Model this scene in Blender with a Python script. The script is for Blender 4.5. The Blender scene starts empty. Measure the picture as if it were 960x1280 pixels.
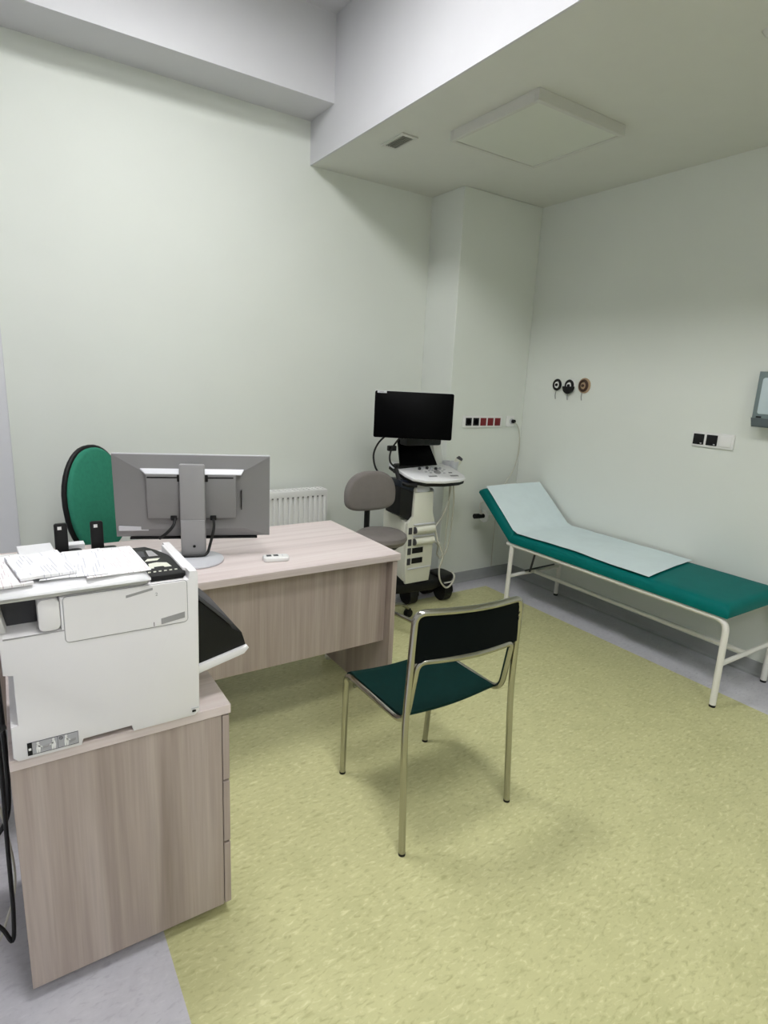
import bpy, bmesh, math, random
from mathutils import Vector, Matrix, Euler
random.seed(7)
SC = bpy.context.scene
COL = SC.collection
PI = math.pi

# ------------------------------------------------------------------ camera
H = 1.5
YAW, PITCH, ROLL = map(math.radians, (33.566, -12.793, 2.778))
fw = Vector((math.sin(YAW)*math.cos(PITCH), math.cos(YAW)*math.cos(PITCH), math.sin(PITCH)))
rt = fw.cross(Vector((0, 0, 1))).normalized()
up = rt.cross(fw)
c_, s_ = math.cos(ROLL), math.sin(ROLL)
rt, up = c_*rt + s_*up, -s_*rt + c_*up
cam_data = bpy.data.cameras.new('camera')
cam_data.sensor_fit = 'HORIZONTAL'
cam_data.sensor_width = 36.0
cam_data.lens = 731.5/960*36
cam_data.clip_start = 0.02
cam = bpy.data.objects.new('camera', cam_data)
COL.objects.link(cam)
cam.matrix_world = Matrix(((rt.x, up.x, -fw.x, 0), (rt.y, up.y, -fw.y, 0), (rt.z, up.z, -fw.z, H), (0, 0, 0, 1)))
SC.camera = cam

# ------------------------------------------------------------------ world, exposure
w = bpy.data.worlds.new('world'); SC.world = w; w.use_nodes = True
w.node_tree.nodes['Background'].inputs[0].default_value = (0.8, 0.85, 0.95, 1)
w.node_tree.nodes['Background'].inputs[1].default_value = 0.05
vs = SC.view_settings
vs.view_transform = 'Standard'; vs.look = 'None'; vs.gamma = 1.0; vs.use_curve_mapping = False
vs.exposure = 0.0
LAMP_POWER = 37.0          # emission of the ceiling panels in the raised bay
LAMP_COL = (0.99, 0.99, 1.0)
LAMPS = [(.6, 2.12), (.6, .4), (.6, -1.35)]  # last one is added, unseen behind the camera, to brighten the foreground

# ------------------------------------------------------------------ materials
def s2l(c):
    return tuple((v/255/12.92 if v/255 <= .04045 else ((v/255+.055)/1.055)**2.4) for v in c)

def mat(name, rgb, rough=.5, metal=0, spec=.5, var=0.0, scale=8.0, bump=0.0, bscale=60.0, trans=0.0, coat=0.0, stretch=(1, 1, 1)):
    m = bpy.data.materials.new(name); m.use_nodes = True
    nt = m.node_tree; b = nt.nodes['Principled BSDF']
    col = s2l(rgb)
    b.inputs['Roughness'].default_value = rough
    b.inputs['Metallic'].default_value = metal
    b.inputs['Specular IOR Level'].default_value = spec
    b.inputs['Transmission Weight'].default_value = trans
    b.inputs['Coat Weight'].default_value = coat
    tc = nt.nodes.new('ShaderNodeTexCoord')
    mp = nt.nodes.new('ShaderNodeMapping'); mp.inputs['Scale'].default_value = stretch
    nt.links.new(tc.outputs['Object'], mp.inputs['Vector'])
    nz = nt.nodes.new('ShaderNodeTexNoise'); nz.inputs['Scale'].default_value = scale; nz.inputs['Detail'].default_value = 4
    nt.links.new(mp.outputs['Vector'], nz.inputs['Vector'])
    rp = nt.nodes.new('ShaderNodeValToRGB')
    rp.color_ramp.elements[0].position = .3; rp.color_ramp.elements[1].position = .7
    rp.color_ramp.elements[0].color = tuple(max(0, v*(1-var)) for v in col)+(1,)
    rp.color_ramp.elements[1].color = tuple(min(1, v*(1+var)) for v in col)+(1,)
    nt.links.new(nz.outputs['Fac'], rp.inputs['Fac'])
    nt.links.new(rp.outputs['Color'], b.inputs['Base Color'])
    if bump > 0:
        n2 = nt.nodes.new('ShaderNodeTexNoise'); n2.inputs['Scale'].default_value = bscale; n2.inputs['Detail'].default_value = 3
        nt.links.new(mp.outputs['Vector'], n2.inputs['Vector'])
        bp = nt.nodes.new('ShaderNodeBump'); bp.inputs['Strength'].default_value = bump; bp.inputs['Distance'].default_value = .002
        nt.links.new(n2.outputs['Fac'], bp.inputs['Height'])
        nt.links.new(bp.outputs['Normal'], b.inputs['Normal'])
    return m

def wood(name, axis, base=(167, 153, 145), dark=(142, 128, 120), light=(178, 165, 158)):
    m = bpy.data.materials.new(name); m.use_nodes = True
    nt = m.node_tree; b = nt.nodes['Principled BSDF']
    b.inputs['Roughness'].default_value = .5
    b.inputs['Specular IOR Level'].default_value = .35
    tc = nt.nodes.new('ShaderNodeTexCoord'); mp = nt.nodes.new('ShaderNodeMapping')
    sc = [13, 13, 13]; sc[axis] = .55
    mp.inputs['Scale'].default_value = sc
    nt.links.new(tc.outputs['Object'], mp.inputs['Vector'])
    nz = nt.nodes.new('ShaderNodeTexNoise'); nz.inputs['Scale'].default_value = 1.0; nz.inputs['Detail'].default_value = 3.5; nz.inputs['Distortion'].default_value = .7
    nt.links.new(mp.outputs['Vector'], nz.inputs['Vector'])
    rp = nt.nodes.new('ShaderNodeValToRGB')
    e = rp.color_ramp.elements
    e[0].position = .3; e[0].color = s2l(dark)+(1,)
    e[1].position = .7; e[1].color = s2l(light)+(1,)
    k = e.new(.5); k.color = s2l(base)+(1,)
    nt.links.new(nz.outputs['Fac'], rp.inputs['Fac'])
    mp2 = nt.nodes.new('ShaderNodeMapping'); sc = [140, 140, 140]; sc[axis] = 4
    mp2.inputs['Scale'].default_value = sc
    nt.links.new(tc.outputs['Object'], mp2.inputs['Vector'])
    n2 = nt.nodes.new('ShaderNodeTexNoise'); n2.inputs['Scale'].default_value = 1; n2.inputs['Detail'].default_value = 2
    nt.links.new(mp2.outputs['Vector'], n2.inputs['Vector'])
    mx = nt.nodes.new('ShaderNodeMixRGB'); mx.blend_type = 'OVERLAY'; mx.inputs['Fac'].default_value = .18
    nt.links.new(rp.outputs['Color'], mx.inputs['Color1']); nt.links.new(n2.outputs['Fac'], mx.inputs['Color2'])
    nt.links.new(mx.outputs['Color'], b.inputs['Base Color'])
    return m

def lino(name, base, lo, hi, fleck_d, fleck_l, rough=.42):
    """marbled linoleum: soft clouds plus short diagonal flecks"""
    m = bpy.data.materials.new(name); m.use_nodes = True
    nt = m.node_tree; b = nt.nodes['Principled BSDF']
    b.inputs['Roughness'].default_value = rough
    b.inputs['Specular IOR Level'].default_value = .35
    tc = nt.nodes.new('ShaderNodeTexCoord')
    n1 = nt.nodes.new('ShaderNodeTexNoise'); n1.inputs['Scale'].default_value = 6; n1.inputs['Detail'].default_value = 9; n1.inputs['Roughness'].default_value = .72
    nt.links.new(tc.outputs['Object'], n1.inputs['Vector'])
    rp = nt.nodes.new('ShaderNodeValToRGB'); e = rp.color_ramp.elements
    e[0].position = .3; e[0].color = s2l(lo)+(1,); e[1].position = .72; e[1].color = s2l(hi)+(1,)
    k = e.new(.5); k.color = s2l(base)+(1,)
    nt.links.new(n1.outputs['Fac'], rp.inputs['Fac'])
    mp = nt.nodes.new('ShaderNodeMapping'); mp.inputs['Rotation'].default_value = (0, 0, -.12); mp.inputs['Scale'].default_value = (38, 88, 1)
    nt.links.new(tc.outputs['Object'], mp.inputs['Vector'])
    n2 = nt.nodes.new('ShaderNodeTexNoise'); n2.inputs['Scale'].default_value = 1; n2.inputs['Detail'].default_value = 3; n2.inputs['Distortion'].default_value = .6
    nt.links.new(mp.outputs['Vector'], n2.inputs['Vector'])
    cur = rp.outputs['Color']
    for lo_, hi_, colr, amt in ((.56, .74, fleck_l, .7), (.45, .27, fleck_d, .7)):
        mr = nt.nodes.new('ShaderNodeMapRange'); mr.inputs['From Min'].default_value = lo_; mr.inputs['From Max'].default_value = hi_
        mr.inputs['To Max'].default_value = amt
        nt.links.new(n2.outputs['Fac'], mr.inputs['Value'])
        mx = nt.nodes.new('ShaderNodeMixRGB'); mx.inputs['Color2'].default_value = s2l(colr)+(1,)
        nt.links.new(mr.outputs['Result'], mx.inputs['Fac']); nt.links.new(cur, mx.inputs['Color1'])
        cur = mx.outputs['Color']
    nt.links.new(cur, b.inputs['Base Color'])
    return m

def paper_mat(name, line=150.0, tint=(238, 238, 240), ink=(196, 196, 204)):
    """white sheet with rows of faint grey print"""
    m = bpy.data.materials.new(name); m.use_nodes = True
    nt = m.node_tree; b = nt.nodes['Principled BSDF']
    b.inputs['Roughness'].default_value = .6
    tc = nt.nodes.new('ShaderNodeTexCoord')
    mp = nt.nodes.new('ShaderNodeMapping'); mp.inputs['Scale'].default_value = (line, line*.16, 1)
    nt.links.new(tc.outputs['Object'], mp.inputs['Vector'])
    wv = nt.nodes.new('ShaderNodeTexWave'); wv.inputs['Scale'].default_value = .3; wv.inputs['Distortion'].default_value = 0
    nt.links.new(mp.outputs['Vector'], wv.inputs['Vector'])
    nz = nt.nodes.new('ShaderNodeTexNoise'); nz.inputs['Scale'].default_value = .45; nz.inputs['Detail'].default_value = 2
    nt.links.new(mp.outputs['Vector'], nz.inputs['Vector'])
    g1 = nt.nodes.new('ShaderNodeMath'); g1.operation = 'GREATER_THAN'; g1.inputs[1].default_value = .6
    g2 = nt.nodes.new('ShaderNodeMath'); g2.operation = 'GREATER_THAN'; g2.inputs[1].default_value = .55
    nt.links.new(wv.outputs['Fac'], g1.inputs[0]); nt.links.new(nz.outputs['Fac'], g2.inputs[0])
    ml = nt.nodes.new('ShaderNodeMath'); ml.operation = 'MULTIPLY'
    nt.links.new(g1.outputs[0], ml.inputs[0]); nt.links.new(g2.outputs[0], ml.inputs[1])
    mx = nt.nodes.new('ShaderNodeMixRGB')
    mx.inputs['Color1'].default_value = s2l(tint)+(1,); mx.inputs['Color2'].default_value = s2l(ink)+(1,)
    nt.links.new(ml.outputs[0], mx.inputs['Fac']); nt.links.new(mx.outputs['Color'], b.inputs['Base Color'])
    return m

def emit(name, col, power):
    m = bpy.data.materials.new(name); m.use_nodes = True
    b = m.node_tree.nodes['Principled BSDF']
    b.inputs['Base Color'].default_value = (.8, .8, .8, 1)
    b.inputs['Emission Color'].default_value = col+(1,)
    b.inputs['Emission Strength'].default_value = power
    return m

M = dict(
    wall=mat('painted_wall', (221, 225, 218), .7, var=.015, scale=2, bump=.08, bscale=90),
    white=mat('white_paint', (211, 211, 214), .75, var=.01, bump=.06, bscale=90),
    ceil=mat('low_ceiling_paint', (216, 217, 210), .8, var=.01, bump=.06, bscale=90),
    reveal=mat('pale_grey_panel', (212, 213, 217), .55, var=.01),
    green_lino=lino('green_linoleum', (196, 194, 145), (187, 186, 137), (204, 202, 152), (164, 161, 114), (222, 219, 176)),
    grey_lino=lino('grey_linoleum', (198, 196, 203), (188, 186, 193), (207, 205, 211), (176, 173, 183), (208, 206, 212)),
    skirt=mat('grey_skirting', (158, 160, 160), .5, var=.04),
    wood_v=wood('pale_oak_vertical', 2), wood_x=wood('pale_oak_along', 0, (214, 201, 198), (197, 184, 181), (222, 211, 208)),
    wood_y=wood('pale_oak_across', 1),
    edge=mat('oak_edge', (168, 155, 148), .5, var=.05, scale=20),
    printer=mat('printer_white', (226, 224, 225), .45, var=.01),
    printer2=mat('printer_offwhite', (212, 211, 208), .5, var=.01),
    black=mat('black_plastic', (14, 14, 15), .5, spec=.3, var=.1),
    blackg=mat('black_gloss', (2, 2, 3), .3, spec=.05, var=.1),
    darkgrey=mat('dark_grey_plastic', (58, 58, 62), .5, var=.05),
    midgrey=mat('grey_plastic', (150, 149, 150), .45, var=.02),
    mongrey=mat('monitor_grey', (130, 129, 130), .5, var=.02),
    mongrey2=mat('monitor_grey_light', (146, 145, 146), .5, var=.02),
    lightgrey=mat('light_grey_plastic', (196, 197, 202), .4, var=.02),
    whitep=mat('white_plastic', (228, 228, 226), .4, var=.01),
    cream=mat('cream_plastic', (214, 214, 200), .45, var=.02),
    whitemetal=mat('white_enamel', (230, 228, 222), .35, var=.01),
    chrome=mat('chrome', (176, 174, 164), .13, metal=1, var=.03),
    chair_seat=mat('dark_green_vinyl', (3, 40, 37), .7, spec=.12, var=.1, scale=30, bump=.2, bscale=300),
    chair_back=mat('black_green_vinyl', (3, 9, 11), .75, spec=.1, var=.1, scale=30, bump=.2, bscale=300),
    teal=mat('teal_vinyl', (0, 106, 102), .55, spec=.12, var=.06, scale=10),
    sheet=mat('pale_blue_paper', (214, 228, 230), .75, var=.02, scale=14, bump=.35, bscale=18),
    greenfab=mat('green_fabric', (50, 128, 104), .85, spec=.2, var=.08, scale=60, bump=.3, bscale=500),
    greyfab=mat('grey_vinyl', (122, 116, 113), .55, spec=.3, var=.05, scale=20),
    rad=mat('radiator_enamel', (226, 226, 224), .4, var=.01),
    radslot=mat('radiator_slot', (120, 120, 118), .6, var=.05),
    red=mat('red_plastic', (118, 12, 22), .4, var=.08),
    tan=mat('tan_plate', (176, 150, 120), .5, var=.06),
    brown=mat('dark_brown', (60, 34, 20), .5, var=.1),
    cable=mat('black_rubber', (10, 10, 11), .55, var=.1),
    pcable=mat('grey_cable', (196, 194, 180), .5, var=.04),
    paper=paper_mat('printed_paper'), paper2=paper_mat('printed_paper_fine', 210, (240, 238, 240), (206, 194, 198)),
    plain=mat('plain_paper', (240, 240, 242), .6, var=.01),
    plastic=mat('clear_sleeve', (243, 243, 247), .15, spec=.7, var=.05, scale=18, bump=.5, bscale=22),
    alum=mat('vent_metal', (150, 150, 140), .4, metal=.5, var=.03), slot=mat('vent_dark', (40, 40, 36), .7, var=.1),
    diffuser=mat('lamp_diffuser_off', (214, 217, 206), .35, var=.005), lampframe=mat('lamp_frame', (205, 205, 198), .4, var=.01),
    blue_grey=mat('dispenser_blue_grey', (112, 126, 128), .35, var=.03), dispwin=mat('dispenser_window', (188, 203, 208), .2, spec=.7, var=.03),
    disp_lip=mat('dispenser_lip', (84, 94, 96), .4, var=.03), navy=mat('navy_plastic', (26, 34, 48), .4, var=.05),
    stickergrey=mat('sticker_grey', (168, 168, 172), .5, var=.02),
    lit=emit('lit_diffuser', LAMP_COL, LAMP_POWER),
)

# ------------------------------------------------------------------ mesh helpers
def fillet(pts, rad, n=6):
    """round the corners of a polyline; rad is one radius or a list (per point)"""
    pts = [Vector(p) for p in pts]; out = [pts[0]]
    for i in range(1, len(pts)-1):
        r = rad[i] if isinstance(rad, (list, tuple)) else rad
        a, b, c = pts[i-1], pts[i], pts[i+1]
        u, v = (a-b), (c-b)
        d = min(r, u.length*.49, v.length*.49)
        p, q = b+u.normalized()*d, b+v.normalized()*d
        for k in range(n+1):
            t = k/n
            out.append(p*(1-t)**2 + b*2*t*(1-t) + q*t*t)
    out.append(pts[-1]); return out

def spline(pts, n=8):
    pts = [Vector(p) for p in pts]; out = []
    P = [pts[0]*2-pts[1]]+pts+[pts[-1]*2-pts[-2]]
    for i in range(1, len(P)-2):
        for k in range(n):
            t = k/n
            out.append(.5*((2*P[i]) + (P[i+1]-P[i-1])*t + (2*P[i-1]-5*P[i]+4*P[i+1]-P[i+2])*t*t + (3*P[i]-P[i-1]-3*P[i+1]+P[i+2])*t**3))
    out.append(pts[-1]); return out

def rot(rx=0, ry=0, rz=0, loc=(0, 0, 0)):
    return Matrix.Translation(loc) @ Euler((rx, ry, rz)).to_matrix().to_4x4()

# matrix that lays a polygon drawn in (x, z) and extrudes it along +y
def XZ(y=0): return Matrix(((1, 0, 0, 0), (0, 0, 1, y), (0, 1, 0, 0), (0, 0, 0, 1)))
def YZ(x=0): return Matrix(((0, 0, 1, x), (1, 0, 0, 0), (0, 1, 0, 0), (0, 0, 0, 1)))

class MB:
    def __init__(s): s.bm = bmesh.new()
    def _merge(s, b, m=None):
        if m is not None: bmesh.ops.transform(b, matrix=m, verts=b.verts)
        bmesh.ops.recalc_face_normals(b, faces=b.faces)
        me = bpy.data.meshes.new('tmp'); b.to_mesh(me); b.free(); s.bm.from_mesh(me); bpy.data.meshes.remove(me)
        return s
    def box(s, x0, x1, y0, y1, z0, z1, bev=0, seg=2, m=None):
        b = bmesh.new(); bmesh.ops.create_cube(b, size=1)
        for v in b.verts:
            v.co = Vector(((x0+x1)/2+v.co.x*(x1-x0), (y0+y1)/2+v.co.y*(y1-y0), (z0+z1)/2+v.co.z*(z1-z0)))
        if bev: bmesh.ops.bevel(b, geom=b.edges[:], offset=bev, segments=seg, profile=.5, affect='EDGES', clamp_overlap=True)
        return s._merge(b, m)
    def prism(s, poly, d, m=None, bev=0, seg=2):
        b = bmesh.new()
        lo = [b.verts.new((p[0], p[1], 0)) for p in poly]
        hi = [b.verts.new((p[0], p[1], d)) for p in poly]
        n = len(poly)
        b.faces.new(lo[::-1]); b.faces.new(hi)
        for i in range(n): b.faces.new((lo[i], lo[(i+1) % n], hi[(i+1) % n], hi[i]))
        bmesh.ops.recalc_face_normals(b, faces=b.faces)
        if bev:
            es = [e for e in b.edges if abs(e.verts[0].co.z-e.verts[1].co.z) < 1e-9]
            bmesh.ops.bevel(b, geom=es, offset=bev, segments=seg, profile=.5, affect='EDGES', clamp_overlap=True)
        return s._merge(b, m)
    def tube(s, pts, r, seg=10, closed=False):
        pts = [Vector(p) for p in pts]; b = bmesh.new(); rings = []; n = len(pts)
        rr = r if isinstance(r, (list, tuple)) else [r]*n
        prev = None
        for i, p in enumerate(pts):
            if closed: t = pts[(i+1) % n]-pts[i-1]
            else: t = pts[min(i+1, n-1)]-pts[max(i-1, 0)]
            t.normalize()
            if prev is None:
                a = Vector((0, 0, 1)) if abs(t.z) < .9 else Vector((1, 0, 0))
                u = t.cross(a).normalized()
            else:
                u = (prev-t*prev.dot(t)).normalized()
            prev = u; v = t.cross(u)
            rings.append([b.verts.new(p+(u*math.cos(2*PI*k/seg)+v*math.sin(2*PI*k/seg))*rr[i]) for k in range(seg)])
        for i in range(n if closed else n-1):
            A, B = rings[i], rings[(i+1) % n]
            for k in range(seg): b.faces.new((A[k], A[(k+1) % seg], B[(k+1) % seg], B[k]))
        if not closed: b.faces.new(rings[0][::-1]); b.faces.new(rings[-1])
        return s._merge(b)
    def lathe(s, prof, seg=24, m=None):
        b = bmesh.new(); rings = []
        for r, z in prof:
            rings.append([b.verts.new((max(r, 1e-5)*math.cos(2*PI*k/seg), max(r, 1e-5)*math.sin(2*PI*k/seg), z)) for k in range(seg)])
        for A, B in zip(rings, rings[1:]):
            for k in range(seg): b.faces.new((A[k], A[(k+1) % seg], B[(k+1) % seg], B[k]))
        b.faces.new(rings[0][::-1]); b.faces.new(rings[-1])
        bmesh.ops.remove_doubles(b, verts=b.verts, dist=1e-6)
        return s._merge(b, m)
    def cyl(s, p0, p1, r, seg=16): return s.tube([p0, p1], r, seg)
    def quad_grid(s, f, nu, nv, thick=None):
        """sheet from f(u,v)->Vector, given a thickness along a direction vector"""
        b = bmesh.new()
        top = [[b.verts.new(f(i/nu, j/nv)) for j in range(nv+1)] for i in range(nu+1)]
        t = Vector(thick)
        bot = [[b.verts.new(v.co-t) for v in row] for row in top]
        for i in range(nu):
            for j in range(nv):
                b.faces.new((top[i][j], top[i+1][j], top[i+1][j+1], top[i][j+1]))
                b.faces.new((bot[i][j], bot[i][j+1], bot[i+1][j+1], bot[i+1][j]))
        for i in range(nu):
            b.faces.new((top[i][0], bot[i][0], bot[i+1][0], top[i+1][0])); b.faces.new((top[i][nv], top[i+1][nv], bot[i+1][nv], bot[i][nv]))
        for j in range(nv):
            b.faces.new((top[0][j], top[0][j+1], bot[0][j+1], bot[0][j])); b.faces.new((top[nu][j], bot[nu][j], bot[nu][j+1], top[nu][j+1]))
        return s._merge(b)
    def build(s, name, material, parent=None, label=None, off=None, smooth=35):
        """off: world position of the thing's root, subtracted when the mesh was drawn in world coordinates"""
        if off is not None: bmesh.ops.translate(s.bm, verts=s.bm.verts, vec=-Vector(off))
        me = bpy.data.meshes.new(name); s.bm.to_mesh(me); s.bm.free()
        if smooth:
            for p in me.polygons: p.use_smooth = True
            me.set_sharp_from_angle(angle=math.radians(smooth))
        mats = material if isinstance(material, (list, tuple)) else [material]
        for m_ in mats: me.materials.append(m_)
        o = bpy.data.objects.new(name, me); COL.objects.link(o)
        if parent is not None: o.parent = parent
        if label: o['label'] = label
        return o

def thing(name, label, cat, loc=(0, 0, 0), rz=0, group=None):
    o = bpy.data.objects.new(name, None); COL.objects.link(o)
    o.empty_display_size = .1
    o.location = loc; o.rotation_euler = (0, 0, rz)
    o['label'] = label; o['category'] = cat
    if group: o['group'] = group
    return o
def tag(o, label, cat, group=None):
    o['label'] = label; o['category'] = cat
    if group: o['group'] = group
    return o
def struct(name, mb, m, parent=None, label=None):
    o = mb.build(name, m, parent, smooth=0)
    if parent is None: o['kind'] = 'structure'
    if label: o['label'] = label
    return o
def rrect(x0, x1, y0, y1, r, n=5):
    out = []
    for cx, cy, a in ((x1-r, y1-r, 0), (x0+r, y1-r, PI/2), (x0+r, y0+r, PI), (x1-r, y0+r, 1.5*PI)):
        for k in range(n+1):
            t = a+PI/2*k/n; out.append((cx+r*math.cos(t), cy+r*math.sin(t)))
    return out
def dup(root, loc, label=None, rz=None, group=None):
    r = root.copy(); COL.objects.link(r); r.location = loc
    if rz is not None: r.rotation_euler = (0, 0, rz)
    if label: r['label'] = label
    if group: r['group'] = group
    for ch in list(root.children):
        c = ch.copy(); COL.objects.link(c); c.parent = r
        for g in list(ch.children):
            d = g.copy(); COL.objects.link(d); d.parent = c
    return r
def glyph(txt, size, m, parent, loc, rotation, name='digit'):
    cu = bpy.data.curves.new('text', 'FONT'); cu.body = txt; cu.size = size; cu.extrude = .0003
    cu.align_x = 'CENTER'; cu.align_y = 'CENTER'
    tmp = bpy.data.objects.new('text', cu)
    me = bpy.data.meshes.new_from_object(tmp); bpy.data.objects.remove(tmp)
    o = bpy.data.objects.new(name, me); COL.objects.link(o); me.materials.clear(); me.materials.append(m)
    o.parent = parent; o.location = loc; o.rotation_euler = rotation
    return o

# ------------------------------------------------------------------ the room
XL, XR, YB, YF = -1.4, 3.4, 3.6, -1.9          # left, right (couch wall), back (radiator wall), behind the camera
ZLOW, ZHIGH, XBEAM = 2.75, 3.42, 1.724
PX, PY = 2.665, 3.25                           # pillar corner
T = .12
GX0, GX1, GY1 = .264, 3.012, 3.085             # green field of the floor
struct('floor', MB().box(GX0, GX1, YF, GY1, -.05, 0), M['green_lino'])
g = MB(); g.box(XL-T, GX0, YF-T, YB+T, -.05, 0); g.box(GX1, XR+T, YF-T, YB+T, -.05, 0); g.box(GX0, GX1, GY1, YB+T, -.05, 0); g.box(GX0, GX1, YF-T, YF, -.05, 0)
struct('floor_border', g, M['grey_lino'])
struct('wall_back', MB().box(XL-T, XR+T, YB, YB+T, 0, ZHIGH), M['wall'])
struct('wall_right', MB().box(XR, XR+T, YF-T, YB, 0, ZHIGH), M['wall'])
struct('wall_pillar', MB().box(PX, XR, PY, YB, 0, ZLOW, bev=.004, seg=1), M['wall'])
struct('wall_left', MB().box(XL-T, XL, YF-T, YB, 0, ZHIGH), M['white'])
struct('wall_front', MB().box(XL, XR, YF-T, YF, 0, ZHIGH), M['wall'])
struct('trim_1', MB().box(XL, .045, YB-.05, YB, 0, 2.985, bev=.004, seg=1), M['reveal'])
struct('ceiling', MB().box(XL-T, XBEAM+.1, YF-T, YB+T, ZHIGH, ZHIGH+.1), M['white'])
lc = MB(); lc.box(XBEAM+.012, XR, YF, YB, ZLOW, ZLOW+.1)
struct('ceiling_low', lc, M['ceil'])
struct('trim_2', MB().box(XBEAM, XBEAM+.012, YF, YB, ZLOW, ZHIGH), M['white'])      # fascia of the raised bay
struct('trim_3', MB().box(XL, XBEAM, 3.3, YB, 2.99, ZHIGH), M['white'])              # soffit along the back wall
def skirting(name, pts):
    b = MB()
    for (x0, y0), (x1, y1), n in pts:
        d = Vector((x1-x0, y1-y0, 0)); L = d.length; d.normalize(); nn = Vector((n[0], n[1], 0))
        prof = [(0, 0), (.022, 0), (.010, .006), (.005, .018), (.004, .078), (0, .08)]
        m = Matrix(((nn.x, 0, d.x, x0), (nn.y, 0, d.y, y0), (0, 1, 0, 0), (0, 0, 0, 1)))
        b.prism(prof, L, m)
    struct(name, b, M['skirt'])
skirting('baseboard_back', [((.045, YB), (PX, YB), (0, -1))])
skirting('baseboard_pillar', [((PX, PY), (XR, PY), (0, -1)), ((PX, PY), (PX, YB), (-1, 0))])
skirting('baseboard_right', [((XR, YF), (XR, PY), (-1, 0))])

# lamps: lit panels in the raised bay (the one behind the camera added for fill), one unlit panel under the low ceiling
def panel_lamp(label, x, y, z, lit, th=.05):
    t = thing('ceiling_panel_lamp', label, 'lamp', (x, y, z))
    f = MB(); a, fr = .3, .022
    for x0, x1, y0, y1 in ((-a, a, -a, -a+fr), (-a, a, a-fr, a), (-a, -a+fr, -a+fr, a-fr), (a-fr, a, -a+fr, a-fr)):
        f.box(x0, x1, y0, y1, -th, 0, bev=.002, seg=1)
    f.build('frame', M['lampframe'], t)
    MB().box(-a+fr+.003, a-fr-.003, -a+fr+.003, a-fr-.003, -th+.004, -.006).build('diffuser', M['lit' if lit else 'diffuser'], t, smooth=0)
    MB().box(-a+.004, a-.004, -a+.004, a-.004, -.006, 0).build('back_plate', M['darkgrey'], t, smooth=0)
    return t
for (x, y), wh in zip(LAMPS, ('nearest the radiator wall', 'middle one of three', 'added behind the camera to fill the foreground')):
    panel_lamp('lit square panel lamp in the raised bay, '+wh, x, y, ZHIGH, True)
pl = panel_lamp('unlit square white panel lamp on the low ceiling above the couch side', 2.357, 2.356, ZLOW, False)
vt = thing('ceiling_vent', 'small slotted metal grille in the low ceiling beside the white fascia', 'vent', (1.928, 2.932, ZLOW))
f = MB()
for x0, x1, y0, y1 in ((-.05, .05, -.105, -.085), (-.05, .05, .085, .105), (-.05, -.035, -.085, .085), (.035, .05, -.085, .085)): f.box(x0, x1, y0, y1, -.008, 0, bev=.001, seg=1)
f.build('frame', M['lampframe'], vt)
MB().box(-.035, .035, -.085, .085, -.002, 0).build('backing', M['slot'], vt, smooth=0)
for k in range(5):
    MB().box(-.003, .003, -.085, .085, -.007, -.001).build('slat', M['alum'], vt, smooth=0).location = (-.028+.014*k, 0, 0)
sp = thing('ceiling_sensor', 'small round sensor on the low ceiling at the right edge', 'sensor', (2.375, 1.275, ZLOW))
MB().lathe([(0, -.02), (.018, -.02), (.024, -.012), (.03, -.003), (.034, 0)], 20).build('housing', M['lampframe'], sp)
MB().lathe([(0, -.034), (.006, -.034), (.009, -.02)], 12).build('nozzle', M['darkgrey'], sp)

# ------------------------------------------------------------------ radiator on the back wall
RX0, RX1, RZ0, RZ1, RY0 = .93, 1.825, .16, .755, 3.455
ra = thing('panel_radiator', 'white ribbed panel radiator on the wall behind the desk', 'radiator', ((RX0+RX1)/2, RY0+.05, RZ0))
o0 = ra.location.copy()
b = MB(); n = 25; pitch = (RX1-RX0)/n
b.box(RX0, RX1, RY0+.012, RY0+.022, RZ0, RZ1)
b.box(RX0, RX1, RY0, RY0+.014, RZ1-.05, RZ1, bev=.004); b.box(RX0, RX1, RY0, RY0+.014, RZ0, RZ0+.05, bev=.004)
b.build('front_panel', M['rad'], ra, off=o0)
for k in range(n):
    r_ = MB().box(-pitch*.33, pitch*.33, RY0-.001-o0.y, RY0+.014-o0.y, .035, RZ1-RZ0-.035, bev=.006, seg=2).build('rib', M['rad'], ra)
    r_.location.x = RX0+pitch*(k+.5)-o0.x
for k in range(n-1):
    MB().box(-.006, .006, RY0-.0008-o0.y, RY0+.013-o0.y, RZ1-.046-RZ0, RZ1-.037-RZ0).build('slot', M['radslot'], ra, smooth=0).location.x = RX0+pitch*(k+1)-o0.x
b = MB().box(RX0+.01, RX1-.01, RY0+.014, RY0+.1, RZ1-.004, RZ1+.002)
for k in range(26): b.box(RX0+.02+k*.034, RX0+.028+k*.034, RY0+.02, RY0+.095, RZ1, RZ1+.006)
b.build('top_grille', M['rad'], ra, off=o0)
MB().box(RX1-.002, RX1+.004, RY0+.004, RY0+.1, RZ0+.01, RZ1, bev=.002).build('side_cover', M['rad'], ra, off=o0)
b = MB().box(RX0, RX1, RY0+.085, RY0+.095, RZ0, RZ1-.005); b.build('rear_panel', M['rad'], ra, off=o0)
for x in (RX0+.15, RX1-.15): MB().box(x-.02, x+.02, RY0+.095, YB-.001, RZ0+.1, RZ1-.02).build('wall_bracket', M['rad'], ra, off=o0)
b = MB(); b.tube(fillet([(RX1-.06, RY0+.06, RZ0), (RX1-.06, RY0+.06, .1), (RX1-.06, YB-.001, .1)], .03), .009); b.build('pipe', M['rad'], ra, off=o0)

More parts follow.
